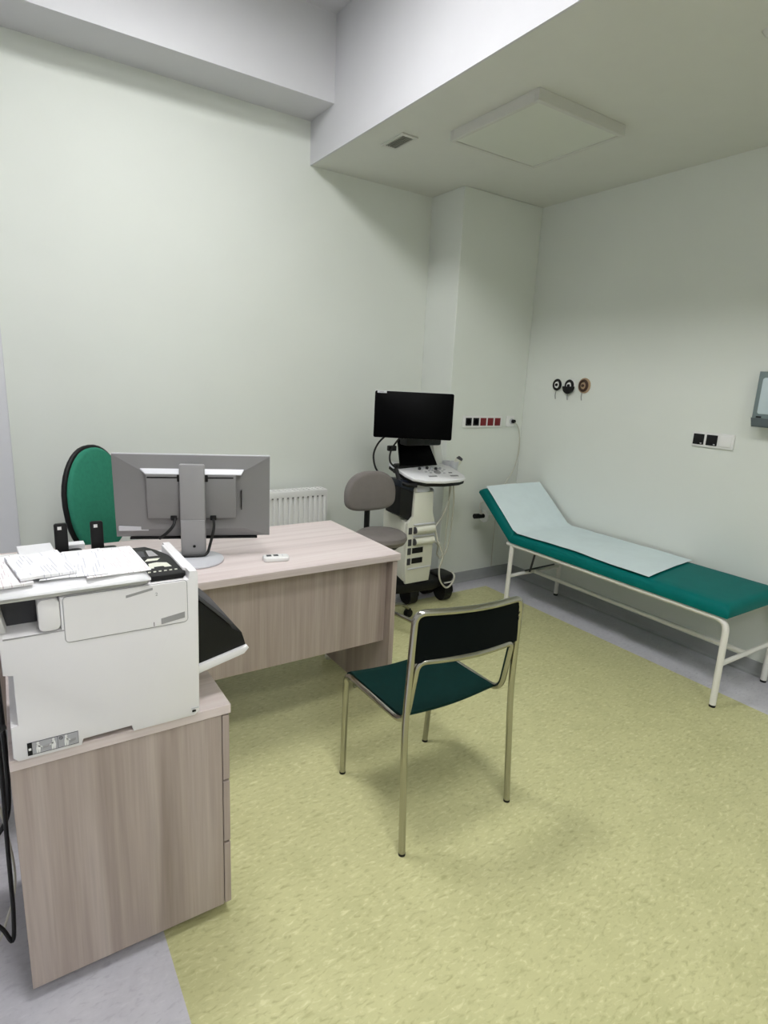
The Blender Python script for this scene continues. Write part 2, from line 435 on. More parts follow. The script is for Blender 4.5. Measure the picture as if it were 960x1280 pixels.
# ------------------------------------------------------------------ desk
DX0, DX1, DY0, DY1, DZ = -.17, 1.428, 2.0, 2.655, .76
dk = thing('office_desk', 'long pale oak desk with a front modesty panel, monitor on top', 'desk', ((DX0+DX1)/2, (DY0+DY1)/2, 0))
o0 = dk.location.copy()
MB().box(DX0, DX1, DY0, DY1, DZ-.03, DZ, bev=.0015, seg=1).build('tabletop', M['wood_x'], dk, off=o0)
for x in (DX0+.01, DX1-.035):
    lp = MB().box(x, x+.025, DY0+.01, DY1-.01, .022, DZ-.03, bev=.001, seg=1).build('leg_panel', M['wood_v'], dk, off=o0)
    for y in (DY0+.05, DY1-.06):
        MB().lathe([(.02, 0), (.022, .004), (.022, .018), (.012, .022)], 16, Matrix.Translation((x+.0125, y, 0))).build('foot', M['cream'], lp, off=o0)
MB().box(DX0+.035, DX1-.035, DY0+.055, DY0+.073, .335, DZ-.03, bev=.001, seg=1).build('modesty_panel', M['wood_v'], dk, off=o0)

# ------------------------------------------------------------------ drawer cabinet under the printer
CX0, CX1, CY0, CY1, CZT = -.042, .44, 1.345, 1.775, .662
cb = thing('drawer_cabinet', 'pale oak drawer pedestal on castors under the white printer', 'cabinet', ((CX0+CX1)/2, (CY0+CY1)/2, 0))
o0 = cb.location.copy(); ZB = .045
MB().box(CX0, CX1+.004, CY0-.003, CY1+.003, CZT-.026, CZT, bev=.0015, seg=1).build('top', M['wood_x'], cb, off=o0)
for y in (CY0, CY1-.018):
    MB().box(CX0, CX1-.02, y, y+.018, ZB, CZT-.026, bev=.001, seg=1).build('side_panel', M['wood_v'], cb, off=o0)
MB().box(CX0, CX0+.016, CY0+.018, CY1-.018, ZB, CZT-.026).build('back_panel', M['wood_v'], cb, off=o0)
MB().box(CX0+.016, CX1-.02, CY0+.018, CY1-.018, ZB, ZB+.016).build('bottom', M['wood_x'], cb, off=o0)
for z0, z1 in ((ZB+.002, .242), (.249, .434), (.441, CZT-.031)):
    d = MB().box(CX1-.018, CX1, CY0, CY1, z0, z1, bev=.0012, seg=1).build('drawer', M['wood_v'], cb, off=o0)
    h_ = MB().tube(fillet([(CX1, CY0+.15, (z0+z1)/2), (CX1+.022, CY0+.15, (z0+z1)/2), (CX1+.022, CY1-.15, (z0+z1)/2), (CX1, CY1-.15, (z0+z1)/2)], .012), .005, 8)
    bb = MB().box(CX0+.05, CX1-.018, CY0+.03, CY1-.03, z0+.02, z1-.03); bb.build('drawer_box', M['edge'], d, off=o0)
for x in (CX0+.06, CX1-.07):
    for y in (CY0+.06, CY1-.06):
        w_ = MB().cyl((x, y-.011, .018), (x, y+.011, .018), .018, 16).build('castor', M['black'], cb, off=o0)
        MB().box(x-.018, x+.018, y-.016, y+.016, .034, ZB, bev=.003).build('castor_plate', M['black'], w_, off=o0)

# ------------------------------------------------------------------ printer on the cabinet
PY0, PY1 = 1.332, 1.60
pr = thing('multifunction_printer', 'white multifunction printer with a black control panel on the drawer cabinet', 'printer', (.165, 1.466, CZT))
o0 = pr.location.copy()
body = [(-.033, .672), (-.024, .6625), (.098, .6625), (.102, .676), (.203, .678), (.207, .6625), (.35, .6625), (.362, .672),
        (.366, 1.03), (.362, 1.04), (.345, 1.04), (.343, 1.02), (.076, 1.02), (.076, .946), (-.03, .946), (-.037, .94), (-.036, .866), (-.019, .862), (-.019, .748), (-.032, .745)]
MB().prism(body, PY1-PY0, XZ(PY0), bev=.004, seg=2).build('body', M['printer'], pr, off=o0)
MB().prism(rrect(.082, .338, .917, 1.0195, .008), .003, XZ(PY0-.0025), bev=.001, seg=1).build('side_cover', M['printer'], pr, off=o0)
MB().prism(rrect(.0808, .3398, .9152, 1.021, .01), .0008, XZ(PY0-.0004)).build('cover_gap', M['midgrey'], pr, off=o0, smooth=0)
MB().prism([(.278, .921), (.3315, .928), (.3315, .943), (.278, .935)], .001, XZ(PY0-.0034)).build('grip_recess', M['midgrey'], pr, off=o0, smooth=0)
MB().prism([(.205, .998), (.262, 1.008), (.262, 1.0135), (.205, 1.004)], .001, XZ(PY0-.0034)).build('latch', M['midgrey'], pr, off=o0, smooth=0)
glyph('1', .014, M['darkgrey'], pr, (.262-o0.x, PY0-.0028-o0.y, .924-o0.z), (PI/2, 0, 0))
glyph('2', .011, M['midgrey'], pr, (.27-o0.x, PY0-.0028-o0.y, .996-o0.z), (PI/2, 0, 0))
MB().prism(rrect(.035, .0755, .948, 1.019, .012), .2, XZ(PY0+.001), bev=.003).build('end_cap', M['printer'], pr, off=o0)
b = MB().box(-.03, .035, PY0+.075, PY0+.25, .946, 1.012); b.build('recess_dark_block', M['darkgrey'], pr, off=o0, smooth=0)  # dark inside of the cavity put in as a dark grey block
MB().prism([(-.16, .946), (-.022, .946), (-.03, .99), (-.035, 1.01), (-.16, 1.01)], .23, XZ(PY0+.03), bev=.004).build('rear_block', M['printer2'], pr, off=o0)
MB().prism([(-.03, .944), (.3, .9445), (.3, .9455), (-.03, .947)], .001, XZ(PY0-.0006)).build('seam', M['midgrey'], pr, off=o0, smooth=0)
# output flap and manual tray on the +x side
MB().prism([(.364, .752), (.49, .782), (.503, .796), (.498, .803), (.364, .774)], .22, XZ(1.365), bev=.004).build('front_tray', M['printer'], pr, off=o0)
MB().prism([(.364, .774), (.497, .803), (.487, .838), (.462, .855), (.452, .872), (.364, .96)], .20, XZ(1.375), bev=.003).build('tray_dark_fill', M['black'], pr, off=o0)  # black solid filling the tray opening, in place of its dark inside
MB().prism([(.364, .962), (.455, .868), (.461, .874), (.364, .975)], .21, XZ(1.368), bev=.002).build('tray_flap', M['darkgrey'], pr, off=o0)
MB().box(.338, .3475, PY0+.03, PY1-.02, 1.02, 1.0395, bev=.002).build('top_rim', M['printer'], pr, off=o0)
# top: black control panel, scanner lid
pp = MB()
pan = [(.335, 1.345), (.343, 1.36), (.343, 1.46), (.335, 1.51), (.318, 1.56), (.300, 1.595), (.262, 1.595), (.262, 1.345)]
pp.prism(pan, .014, Matrix.Translation((0, 0, 1.0205)), bev=.003)
cp = pp.build('control_panel', M['black'], pr, off=o0)
def flat(poly, z, m, name, parent, th=.0006): return MB().prism(poly, th, Matrix.Translation((0, 0, z))).build(name, m, parent, off=o0, smooth=0)
zt = 1.0346
flat([(.272, 1.462), (.302, 1.462), (.312, 1.478), (.282, 1.48)], zt, M['cream'], 'diagram', cp)
flat([(.272, 1.402), (.282, 1.402), (.283, 1.412), (.305, 1.412), (.306, 1.402), (.322, 1.402), (.318, 1.435), (.296, 1.445), (.276, 1.44)], zt, M['cream'], 'diagram', cp)
for k in range(6): flat([(.262+k*.012, 1.372), (.268+k*.012, 1.372), (.269+k*.012, 1.379), (.263+k*.012, 1.379)], zt, M['cream'], 'mark', cp)
flat([(.262, 1.50), (.282, 1.50), (.286, 1.55), (.27, 1.555)], zt, M['darkgrey'], 'key_strip', cp)
flat([(.29, 1.50), (.312, 1.50), (.306, 1.55), (.293, 1.555)], zt, M['midgrey'], 'key_strip', cp)
MB().prism(rrect(-.17, .26, PY0+.004, 1.595, .02), .012, Matrix.Translation((0, 0, 1.0205)), bev=.004).build('scanner_lid', M['printer2'], pr, off=o0)
# warning sticker with pictograms, power mark
sy = PY0-.0012
st = MB().prism([(-.006, .672), (.092, .672), (.092, .702), (-.006, .702)], .001, XZ(sy)).build('warning_sticker', M['stickergrey'], pr, off=o0, smooth=0)
b = MB()
for x0, x1, z0, z1 in ((.003, .092, .672, .6728), (.003, .092, .7012, .702), (.0914, .092, .672, .702), (.051, .0518, .672, .702)): b.box(x0, x1, sy-.0006, sy, z0, z1)
b.build('sticker_border', M['darkgrey'], st, off=o0, smooth=0)
MB().box(-.006, .003, sy-.0007, sy, .672, .702).build('sticker_band', M['black'], st, off=o0, smooth=0)
MB().prism([(-.004, .684), (.001, .684), (.001, .689), (-.004, .689)], .0005, XZ(sy-.0012)).build('sticker_dot', M['whitep'], st, off=o0, smooth=0)
def person_icon(x, flip):
    s = -1 if flip else 1; q = MB()
    circ = [(x+.0028*math.cos(a*PI/5), .6975+.0032*math.sin(a*PI/5)) for a in range(10)]
    q.prism(circ, .0005, XZ(sy-.0011))
    q.prism([(x-.003, .694), (x+.003, .694), (x+.0045, .684), (x+.003, .674), (x+.0005, .674), (x, .683), (x-.001, .674), (x-.0035, .674), (x-.004, .684)], .0005, XZ(sy-.0011))
    q.prism([(x, .692), (x+s*.008, .687), (x+s*.008, .685), (x, .688)], .0005, XZ(sy-.0011))
    return q
for x, fl in ((.014, False), (.043, True), (.068, False)): person_icon(x, fl).build('person_pictogram', M['whitep'], st, off=o0, smooth=0)
MB().prism([(.022, .681), (.034, .683), (.036, .688), (.023, .687)], .0005, XZ(sy-.0011)).build('box_pictogram', M['midgrey'], st, off=o0, smooth=0)
MB().prism([(.074, .679), (.086, .682), (.087, .688), (.075, .686)], .0005, XZ(sy-.0011)).build('box_pictogram', M['midgrey'], st, off=o0, smooth=0)
b = MB(); b.tube([(.058+.0035*math.cos(a*PI/6), sy-.0006, .6955+.0035*math.sin(a*PI/6)) for a in range(12)], .0005, 6, closed=True)
b.box(.0555, .0605, sy-.0009, sy-.0002, .6952, .6959); b.build('prohibition_mark', M['darkgrey'], st, off=o0)
MB().box(.343, .352, PY0-.0012, PY0-.0002, .6735, .6785).build('port', M['black'], pr, off=o0, smooth=0)
MB().box(.341, .359, PY0-.001, PY0-.0002, .682, .685).build('port_legend', M['lightgrey'], pr, off=o0, smooth=0)

# ------------------------------------------------------------------ papers on the printer lid
zp = 1.0335
def sleeve():
    def f(u, v):
        x = -.13+.388*u; y = 1.322+.2*v
        edge = min(1, min(v, 1-v)*9)*min(1, min(u, 1-u)*16)
        z = zp+.006+.017*edge**.5+.0016*math.sin(u*23+v*5)*edge
        return Vector((x, y, z))
    b = MB(); b.quad_grid(f, 44, 18, (0, 0, .005)); return b
so = sleeve().build('plastic_sleeve', M['plastic'], None, smooth=60)
tag(so, 'glossy clear plastic sleeve stuffed with papers lying on the printer lid', 'folder')
def sheet(label, cx, cy, z, L, W, rz, m, n=1, curl=.001):
    def f(u, v):
        return Vector(((u-.5)*L, (v-.5)*W, curl*math.sin(u*5+v*3)+.004*abs(u-.5)**2*1.0))
    o = MB().quad_grid(f, 10, 6, (0, 0, .0012*n)).build('paper_sheet', m, None, smooth=60)
    o.location = (cx, cy, z); o.rotation_euler = (.02, 0, rz)
    tag(o, label, 'paper'); return o
sheet('white printed form at the right end of the paper pile on the printer', .19, 1.42, zp+.0258, .13, .19, .06, M['paper2'])
sheet('white sheet with grey print in the middle of the printer paper pile', .112, 1.425, zp+.0295, .13, .185, -.04, M['paper'])
sheet('small thick printed receipt pad between the sheets on the printer', .05, 1.42, zp+.0385, .105, .16, .16, M['paper'], n=5)
sheet('white printed sheets at the left end of the printer paper pile', -.055, 1.42, zp+.0315, .16, .2, .08, M['paper2'], n=4)

# ------------------------------------------------------------------ things on the desk
mon = thing('computer_monitor', 'grey desktop monitor seen from behind, standing on the desk', 'monitor', (.605, 2.262, DZ), math.radians(-20.5))
MB().lathe([(.112, 0), (.116, .004), (.114, .010), (.10, .014), (.03, .018), (0, .018)], 40).build('stand_base', M['lightgrey'], mon)
MB().box(-.047, .047, .005, .03, .016, .385, bev=.006).build('stand_column', M['mongrey2'], mon)
MB().box(-.045, .045, -.001, .006, .016, .165, bev=.002).build('column_cover', M['mongrey2'], mon)
MB().cyl((.004, -.003, .06), (.004, .001, .06), .0055, 16).build('cable_hole', M['black'], mon)
tilt = Matrix.Translation((0, .075, .08)) @ Euler((math.radians(4), 0, 0)).to_matrix().to_4x4()
W2, Hh = .297, .333
def mpart(mb, name, m): 
    bmesh.ops.transform(mb.bm, matrix=tilt, verts=mb.bm.verts); return mb.build(name, m, mon)
# tapered back shell
def shell():
    b = bmesh.new()
    o = [(-W2, .02, 0), (W2, .02, 0), (W2, .02, Hh), (-W2, .02, Hh)]
    i1 = [(-W2, .008, 0), (W2, .008, 0), (W2, .008, Hh), (-W2, .008, Hh)]
    i2 = [(-.195, -.006, .035), (.195, -.006, .035), (.195, -.006, .275), (-.195, -.006, .275)]
    R_ = [[b.verts.new(p) for p in q] for q in (o, i1, i2)]
    for A, B in zip(R_, R_[1:]):
        for k in range(4): b.faces.new((A[k], A[(k+1) % 4], B[(k+1) % 4], B[k]))
    b.faces.new(R_[0][::-1]); b.faces.new(R_[2])
    m_ = MB(); m_._merge(b); return m_
sh_ = shell().build('back_shell', M['mongrey'], mon, smooth=10); 
sh_.data.transform(tilt)
mpart(MB().box(-W2-.001, W2+.001, .018, .026, -.003, Hh+.002, bev=.001, seg=1), 'bezel', M['lightgrey'])
mpart(MB().box(-W2+.008, W2-.008, .0255, .0275, .012, Hh-.008), 'screen', M['blackg'])
mpart(MB().box(-W2+.05, W2-.05, .0, .02, -.010, -.003), 'bottom_strip', M['black'])
for x0, x1 in ((-.172, -.044), (.044, .165)):
    mpart(MB().box(x0, x1, -.026, 0, .085, .262, bev=.003), 'housing', M['mongrey'])
hb = bmesh.new()
lo_ = [(-.195, -.005, .275), (.195, -.005, .275), (.185, -.026, .262), (-.172, -.026, .262)]
hi_ = [(-.195, -.004, .282), (.195, -.004, .282), (.185, -.027, .266), (-.172, -.027, .266)]
a_ = [hb.verts.new(p) for p in lo_]; c2 = [hb.verts.new(p) for p in hi_]
hb.faces.new(a_); hb.faces.new(c2[::-1])
for k in range(4): hb.faces.new((a_[k], c2[k], c2[(k+1) % 4], a_[(k+1) % 4]))
q = MB(); q._merge(hb); mpart(q, 'housing_ledge', M['lightgrey'])
for x0, x1 in ((-.168, -.055), (.05, .155)): mpart(MB().box(x0, x1, -.0275, -.02, .249, .254), 'vent_slot', M['black'])
mpart(MB().box(-.058, .058, -.028, -.006, .235, .263, bev=.002), 'mount_plate', M['black'])
mpart(MB().box(.183, .187, -.024, -.01, .12, .2), 'side_vent', M['black'])
mpart(MB().box(-W2+.012, -.175, -.005, .006, .028, .045), 'rating_label', M['lightgrey'])
b = MB()
b.tube(spline([(-.07, .045, .165), (-.075, .02, .14), (-.1, .02, .11), (-.13, .03, .085)]), .006, 8); b.build('signal_cable', M['cable'], mon)
b = MB()
b.tube(spline([(.075, .045, .165), (.078, .02, .13), (.062, .005, .06), (.05, -.006, .03), (.02, -.012, .024), (-.06, -.012, .023), (-.1, .01, .021)]), .0055, 8); b.build('power_cable', M['cable'], mon)
for s in (-1, 1): MB().box(.075*s-.012, .075*s+.012, .038, .062, .155, .175, bev=.003).build('plug', M['black'], mon)

rm = thing('remote_control', 'small white remote with two dark buttons near the desk front edge', 'remote', (.90, 2.135, DZ), math.radians(-14))
MB().prism(rrect(-.052, .052, -.026, .026, .014), .02, None, bev=.006, seg=3).build('case', M['whitep'], rm)
for x in (-.028, .0): MB().box(x-.01, x+.01, -.008, .012, .0195, .0215, bev=.001, seg=1).build('button', M['darkgrey'], rm)
MB().box(.025, .028, -.008, .012, .0195, .0205).build('mark', M['lightgrey'], rm)

for i, (x, y, lab) in enumerate(((.147, 2.57, 'left of the two black upright desk stands with a white square sticker'), (.275, 2.56, 'right of the two black upright desk stands with a white square sticker'))):
    if i == 0:
        st0 = thing('desk_stand', lab, 'stand', (x, y, DZ), 0, 'black upright stands on the desk')
        MB().prism(rrect(0, .047, 0, .122, .008), .018, XZ(-.009), bev=.003).build('upright', M['black'], st0)
        MB().prism(rrect(0, .095, -.028, .028, .02), .007, None, bev=.003).build('base', M['black'], st0)
        MB().box(.012, .026, -.0096, -.009, .098, .111).build('sticker', M['whitep'], st0, smooth=0)
    else:
        dup(st0, (x, y, DZ), lab)
def stack(label, x0, x1, y0, y1, z1, rz=0, m='plain'):
    t = thing('paper_stack', label, 'paper', ((x0+x1)/2, (y0+y1)/2, DZ), rz)
    L, W = (x1-x0)/2, (y1-y0)/2; n = 3; hh = (z1-DZ)/n
    for k in range(n):
        dx = random.uniform(-.008, .008); dy = random.uniform(-.004, .004)
        MB().box(-L+dx, L+dx, -W+dy, W+dy, k*hh, (k+1)*hh-.001, bev=.0008, seg=1).build('bundle', M[m], t)
stack('low white paper stack on the desk beyond the left end of the printer', .02, .136, 2.46, 2.6, .80, .05)
stack('white paper stack on the desk between the two black stands', .20, .262, 2.595, 2.645, .785, 0)
stack('flat white folder pile on the desk behind the printer lid', .16, .40, 2.42, 2.52, .778, -.05)
tb = thing('grey_tray', 'rounded grey tray with a white rim at the left end of the desk', 'tray', (-.085, 2.46, DZ), .1)
b = MB(); b.tube([(p[0], p[1], .022) for p in rrect(-.11, .11, -.07, .07, .03)], .006, 8, closed=True); b.build('rim', M['whitep'], tb)
MB().prism(rrect(-.108, .108, -.068, .068, .03), .02, None, bev=.002).build('pan', M['midgrey'], tb)

# ------------------------------------------------------------------ green office chair behind the desk
gc = thing('office_chair', 'green fabric office chair with a tall oval back behind the desk', 'chair', (.565, 2.90, 0), math.radians(43))
def back_outline(w, h, z0, n=40):
    out = []
    for k in range(n):
        a = 2*PI*k/n
        cx, sz = math.cos(a), math.sin(a)
        e = .85 if sz > 0 else .7
        ww = w*(1-.16*abs(sz)**1.5)
        out.append((ww*math.copysign(abs(cx)**(e), cx), z0+h/2+h/2*math.copysign(abs(sz)**(e), sz)))
    return out
MB().prism(back_outline(.212, .532, .60), .024, rot(math.radians(-6), 0, 0, (0, .185, 0)) @ XZ(0), bev=.012, seg=3).build('back_shell', M['black'], gc)
MB().prism(back_outline(.196, .505, .615), .035, rot(math.radians(-6), 0, 0, (0, .165, 0)) @ XZ(0), bev=.02, seg=4).build('backrest', M['greenfab'], gc)
MB().prism(rrect(-.235, .235, -.23, .23, .08), .07, Matrix.Translation((0, -.05, .45)), bev=.025, seg=3).build('seat', M['greenfab'], gc)
MB().prism(rrect(-.22, .22, -.215, .215, .08), .03, Matrix.Translation((0, -.05, .425)), bev=.008).build('seat_shell', M['black'], gc)
b = MB(); b.tube(fillet([(0, .02, .42), (0, .24, .42), (0, .29, .75)], .08), .022, 10); b.build('back_bar', M['black'], gc)
MB().cyl((0, 0, .12), (0, 0, .43), .026).build('column', M['black'], gc)
for s in (-1, 1):
    b = MB(); b.tube(fillet([(s*.2, -.05, .44), (s*.275, -.05, .46), (s*.275, -.05, .655)], .04), .013, 8)
    a_ = b.build('armrest', M['black'], gc)
    MB().box(s*.275-.025, s*.275+.025, -.16, .1, .65, .675, bev=.01, seg=3).build('arm_pad', M['black'], a_)
for k in range(5):
    a = 2*PI*k/5+.3; dx, dy = math.cos(a), math.sin(a)
    l = MB().tube([(0, 0, .12), (dx*.15, dy*.15, .105), (dx*.27, dy*.27, .075)], [.022, .02, .014], 8).build('leg', M['black'], gc)
    MB().cyl((dx*.27-dy*.02, dy*.27+dx*.02, .028), (dx*.27+dy*.02, dy*.27-dx*.02, .028), .028, 14).build('castor', M['black'], l)

# ------------------------------------------------------------------ grey stool beside the ultrasound machine
sx, sy2 = 1.845, 2.80
stl = thing('swivel_stool', 'grey upholstered swivel stool with a backrest between desk and ultrasound machine', 'stool', (sx, sy2, 0))
MB().lathe([(0, .545), (.11, .545), (.143, .556), (.157, .58), (.153, .602), (.132, .617), (.08, .622), (0, .622)], 40).build('seat', M['greyfab'], stl)
MB().lathe([(0, .525), (.10, .525), (.12, .545)], 30).build('seat_pan', M['black'], stl)
MB().cyl((0, 0, .1), (0, 0, .53), .025).build('column', M['chrome'], stl)
brd = rot(0, 0, math.radians(8), (.0, 0, 0))
b = MB(); b.tube(fillet([(0, .02, .53), (.03, .215, .53), (.03, .215, .80)], .05), .018, 10); b.build('back_bar', M['black'], stl)
def backpad(w, h, z0, y, th, bev):
    out = []
    for k in range(44):
        a = 2*PI*k/44; cx, sz = math.cos(a), math.sin(a)
        e = .9 if sz > 0 else .6
        out.append((w*math.copysign(abs(cx)**(.75 if sz > 0 else .6), cx), z0+h*.38+(h*.62 if sz > 0 else h*.38)*math.copysign(abs(sz)**e, sz)))
    return MB().prism(out, th, rot(0, 0, 0, (.035, y, 0)) @ XZ(0), bev=bev, seg=5)
backpad(.178, .245, .705, .165, .06, .024).build('backrest', M['greyfab'], stl)
backpad(.165, .22, .715, .21, .03, .012).build('back_cover', M['black'], stl)
for k in range(5):
    a = math.radians(14)+2*PI*k/5; dx, dy = math.cos(a), math.sin(a)
    l = MB().tube(spline([(0, 0, .13), (dx*.12, dy*.12, .125), (dx*.24, dy*.24, .095), (dx*.29, dy*.29, .055)]), .013, 10).build('leg', M['chrome'], stl)
    c_b = MB()
    for s in (-1, 1): c_b.cyl((dx*.295-dy*.006*s, dy*.295+dx*.006*s, .025), (dx*.295-dy*.018*s, dy*.295+dx*.018*s, .025), .025, 16)
    c_b.box(-.014, .014, -.014, .014, .025, .058, bev=.004, m=Matrix.Translation((dx*.295, dy*.295, 0)))
    c_b.build('castor', M['black'], l)

# ------------------------------------------------------------------ ultrasound machine
us = thing('ultrasound_machine', 'white and black ultrasound cart with a large dark screen in the corner', 'ultrasound', (2.30, 3.03, 0))
o0 = us.location.copy()
# base with wheels
MB().prism([(2.16, 2.98), (2.40, 2.95), (2.52, 3.00), (2.56, 3.10), (2.52, 3.2), (2.14, 3.2), (2.05, 3.1), (2.05, 3.0)], .07, Matrix.Translation((0, 0, .11)), bev=.02, seg=3).build('base', M['black'], us, off=o0)
for i, (x, y) in enumerate(((2.535, 3.02), (2.27, 3.06), (2.12, 3.15), (2.5, 3.17))):
    wm = MB(); wm.cyl((x-.035, y, .068), (x+.028, y, .068), .068, 24)
    wh = wm.build('castor', M['black'], us, off=o0)
    MB().cyl((x+.026, y, .068), (x+.033, y, .068), .052, 24).build('hub', M['midgrey'], wh, off=o0)
    MB().prism([(y+.075*math.cos(a), .075+.085*math.sin(a)) for a in [PI*k/10 for k in range(11)]], .075, YZ(x-.042), bev=.008).build('castor_guard', M['black'], wh, off=o0)
MB().prism(rrect(2.46, 2.595, 2.96, 3.13, .05), .05, Matrix.Translation((0, 0, .145)), bev=.012, seg=3).build('wheel_cowl', M['black'], us, off=o0)
MB().box(2.50, 2.57, 2.965, 2.99, .135, .165, bev=.004).build('brake_pedal', M['whitep'], us, off=o0)
# lower body: side profile in yz, width along x
prof = [(2.985, .20), (3.22, .26), (3.25, .42), (3.25, .63), (3.18, .665), (2.985, .60)]
MB().prism(prof, .225, YZ(2.15), bev=.012, seg=3).build('body', M['cream'], us, off=o0)
MB().prism([(2.165, .185), (2.355, .185), (2.37, .30), (2.375, .60), (2.355, .66), (2.35, .80), (2.20, .80), (2.195, .64), (2.155, .60), (2.15, .30)], .03, XZ(2.962), bev=.008, seg=2).build('front_cover', M['cream'], us, off=o0)
MB().box(2.21, 2.345, 2.985, 3.2, .60, .83, bev=.02, seg=3).build('neck', M['cream'], us, off=o0)
MB().prism([(2.10, .655), (2.212, .595), (2.212, .80), (2.10, .84)], .17, XZ(2.985), bev=.01).build('side_pod', M['black'], us, off=o0)
MB().box(2.342, 2.43, 3.05, 3.2, .30, .80, bev=.02, seg=3).build('rear_column', M['midgrey'], us, off=o0)
MB().box(2.155, 2.16, 3.04, 3.09, .575, .592).build('rating_mark', M['black'], us, off=o0)
MB().cyl((2.28, 3.02, .80), (2.28, 3.02, .865), .06, 20).build('lift_collar', M['lightgrey'], us, off=o0)
MB().prism([(2.12, .80), (2.24, .79), (2.26, .86), (2.10, .88)], .16, XZ(3.0), bev=.01).build('hub_cover', M['navy'], us, off=o0)
# probe connectors and vents on the front
for z in (.550, .472):
    cn = MB().cyl((2.212, 2.955, z), (2.362, 2.955, z+.002), .025, 16).build('probe_connector', M['cream'], us, off=o0)
    MB().cyl((2.203, 2.955, z), (2.213, 2.955, z), .023, 16).build('connector_lock', M['darkgrey'], cn, off=o0)
    MB().box(2.20, 2.37, 2.95, 2.964, z+.034, z+.042, bev=.002).build('connector_lip', M['lightgrey'], cn, off=o0)
for z in (.412, .342):
    MB().box(2.20, 2.285, 2.957, 2.964, z-.018, z+.018, m=None).build('port_slot', M['black'], us, off=o0)
for z in (.548, .47, .41, .34):
    MB().box(2.163, 2.188, 2.957, 2.964, z-.022, z+.022).build('socket_pad', M['darkgrey'], us, off=o0)
MB().box(2.17, 2.36, 2.955, 2.963, .285, .292, bev=.002).build('shelf_lip', M['lightgrey'], us, off=o0)
# control panel (console), tilted
con = Matrix.Translation((2.36, 2.93, .875)) @ Euler((math.radians(17), 0, math.radians(-9))).to_matrix().to_4x4()
outl = fillet([(-.20, 0, 0), (.0, -.022, 0), (.19, 0, 0)], .1)
ol = [(-.24, .25), (-.262, .23), (-.222, .06), (-.19, .0), (-.11, -.038), (.02, -.048), (.14, -.034), (.188, -.012), (.2, .025), (.165, .17), (.15, .21), (.10, .235)]
def cpart(mb, name, m, parent): 
    bmesh.ops.transform(mb.bm, matrix=con, verts=mb.bm.verts); return mb.build(name, m, parent, off=o0)
console = cpart(MB().prism(ol, .022, Matrix.Translation((0, 0, .0)), bev=.006, seg=3), 'console', M['plain'], us)
cpart(MB().prism([(p[0]*.985, p[1]*.985+.004) for p in ol], .022, Matrix.Translation((0, 0, -.024)), bev=.004), 'console_underside', M['black'], us)
for k in range(6):
    cpart(MB().lathe([(.010, .022), (.010, .034), (.008, .036), (0, .036)], 14, Matrix.Translation((-.09+.03*k, .125+.008*math.sin(k), 0))), 'knob', M['darkgrey'] if k % 2 == 0 else M['lightgrey'], console)
cpart(MB().lathe([(.024, .022), (.024, .026), (.018, .026), (.016, .03), (.008, .036), (0, .037)], 22, Matrix.Translation((.02, .075, 0))), 'trackball', M['midgrey'], console)
for x, y in ((-.03, .1), (-.03, .07), (.065, .09), (.065, .06), (-.06, .085), (.09, .11), (-.005, .1), (.045, .105)):
    cpart(MB().box(x-.008, x+.008, y-.005, y+.005, .021, .026, bev=.001, seg=1), 'key', M['lightgrey'], console)
cpart(MB().box(-.07, -.01, .012, .03, .0215, .023), 'key_bar', M['midgrey'], console)
cpart(MB().box(.09, .15, .012, .03, .0215, .023), 'key_bar', M['midgrey'], console)
cpart(MB().box(.10, .125, .06, .07, .0215, .024), 'key_bar', M['darkgrey'], console)
cpart(MB().box(-.225, -.17, .15, .20, .0215, .0235, bev=.001, seg=1), 'palm_pad', M['lightgrey'], console)
hnd = MB().tube(spline([(2.13, 3.09, .93), (2.12, 3.03, .87), (2.15, 2.98, .85), (2.2, 2.95, .85)]), .014, 8); hnd.build('handle', M['black'], us, off=o0)
# touch panel, screen arm, main screen
tm = Matrix.Translation((2.285, 3.07, .955)) @ Euler((math.radians(-22), 0, math.radians(-4))).to_matrix().to_4x4()
b = MB().prism([(-.135, 0), (.15, 0), (.10, .18), (-.125, .18)], .02, tm @ XZ(-.01), bev=.004); b.build('touch_panel', M['blackg'], us, off=o0)
MB().box(2.08, 2.14, 3.11, 3.14, 1.05, 1.085, bev=.006).build('touch_panel_lug', M['black'], us, off=o0)
MB().box(2.14, 2.42, 3.09, 3.15, .90, .965, bev=.01).build('touch_panel_hinge', M['black'], us, off=o0)
b = MB().prism([(2.465, .93), (2.535, .93), (2.49, 1.10), (2.475, 1.13), (2.42, 1.13), (2.415, 1.10)], .05, XZ(3.1), bev=.012, seg=3); b.build('screen_arm', M['whitep'], us, off=o0)
MB().box(2.18, 2.44, 3.03, 3.13, 1.09, 1.135, bev=.012).build('arm_link', M['black'], us, off=o0)
MB().box(2.12, 2.26, 2.975, 3.06, 1.10, 1.30, bev=.01).build('screen_mount', M['black'], us, off=o0)
dm = Matrix.Translation((2.115, 2.915, 1.292)) @ Euler((math.radians(-3), 0, math.radians(-34))).to_matrix().to_4x4()
scr = MB().prism(rrect(-.241, .241, -.141, .141, .012), .03, dm @ XZ(.0), bev=.006, seg=2).build('display', M['whitep'], us, off=o0)
MB().prism(rrect(-.239, .239, -.1405, .139, .011), .006, dm @ XZ(-.005), bev=.002).build('display_glass', M['blackg'], scr, off=o0)
MB().prism(rrect(-.225, -.168, .126, .1395, .002), .001, dm @ XZ(-.0065)).build('display_sticker', M['lightgrey'], scr, off=o0, smooth=0)
MB().prism(rrect(-.212, -.184, .130, .134, .001), .0006, dm @ XZ(-.0072)).build('sticker_print', M['midgrey'], scr, off=o0, smooth=0)
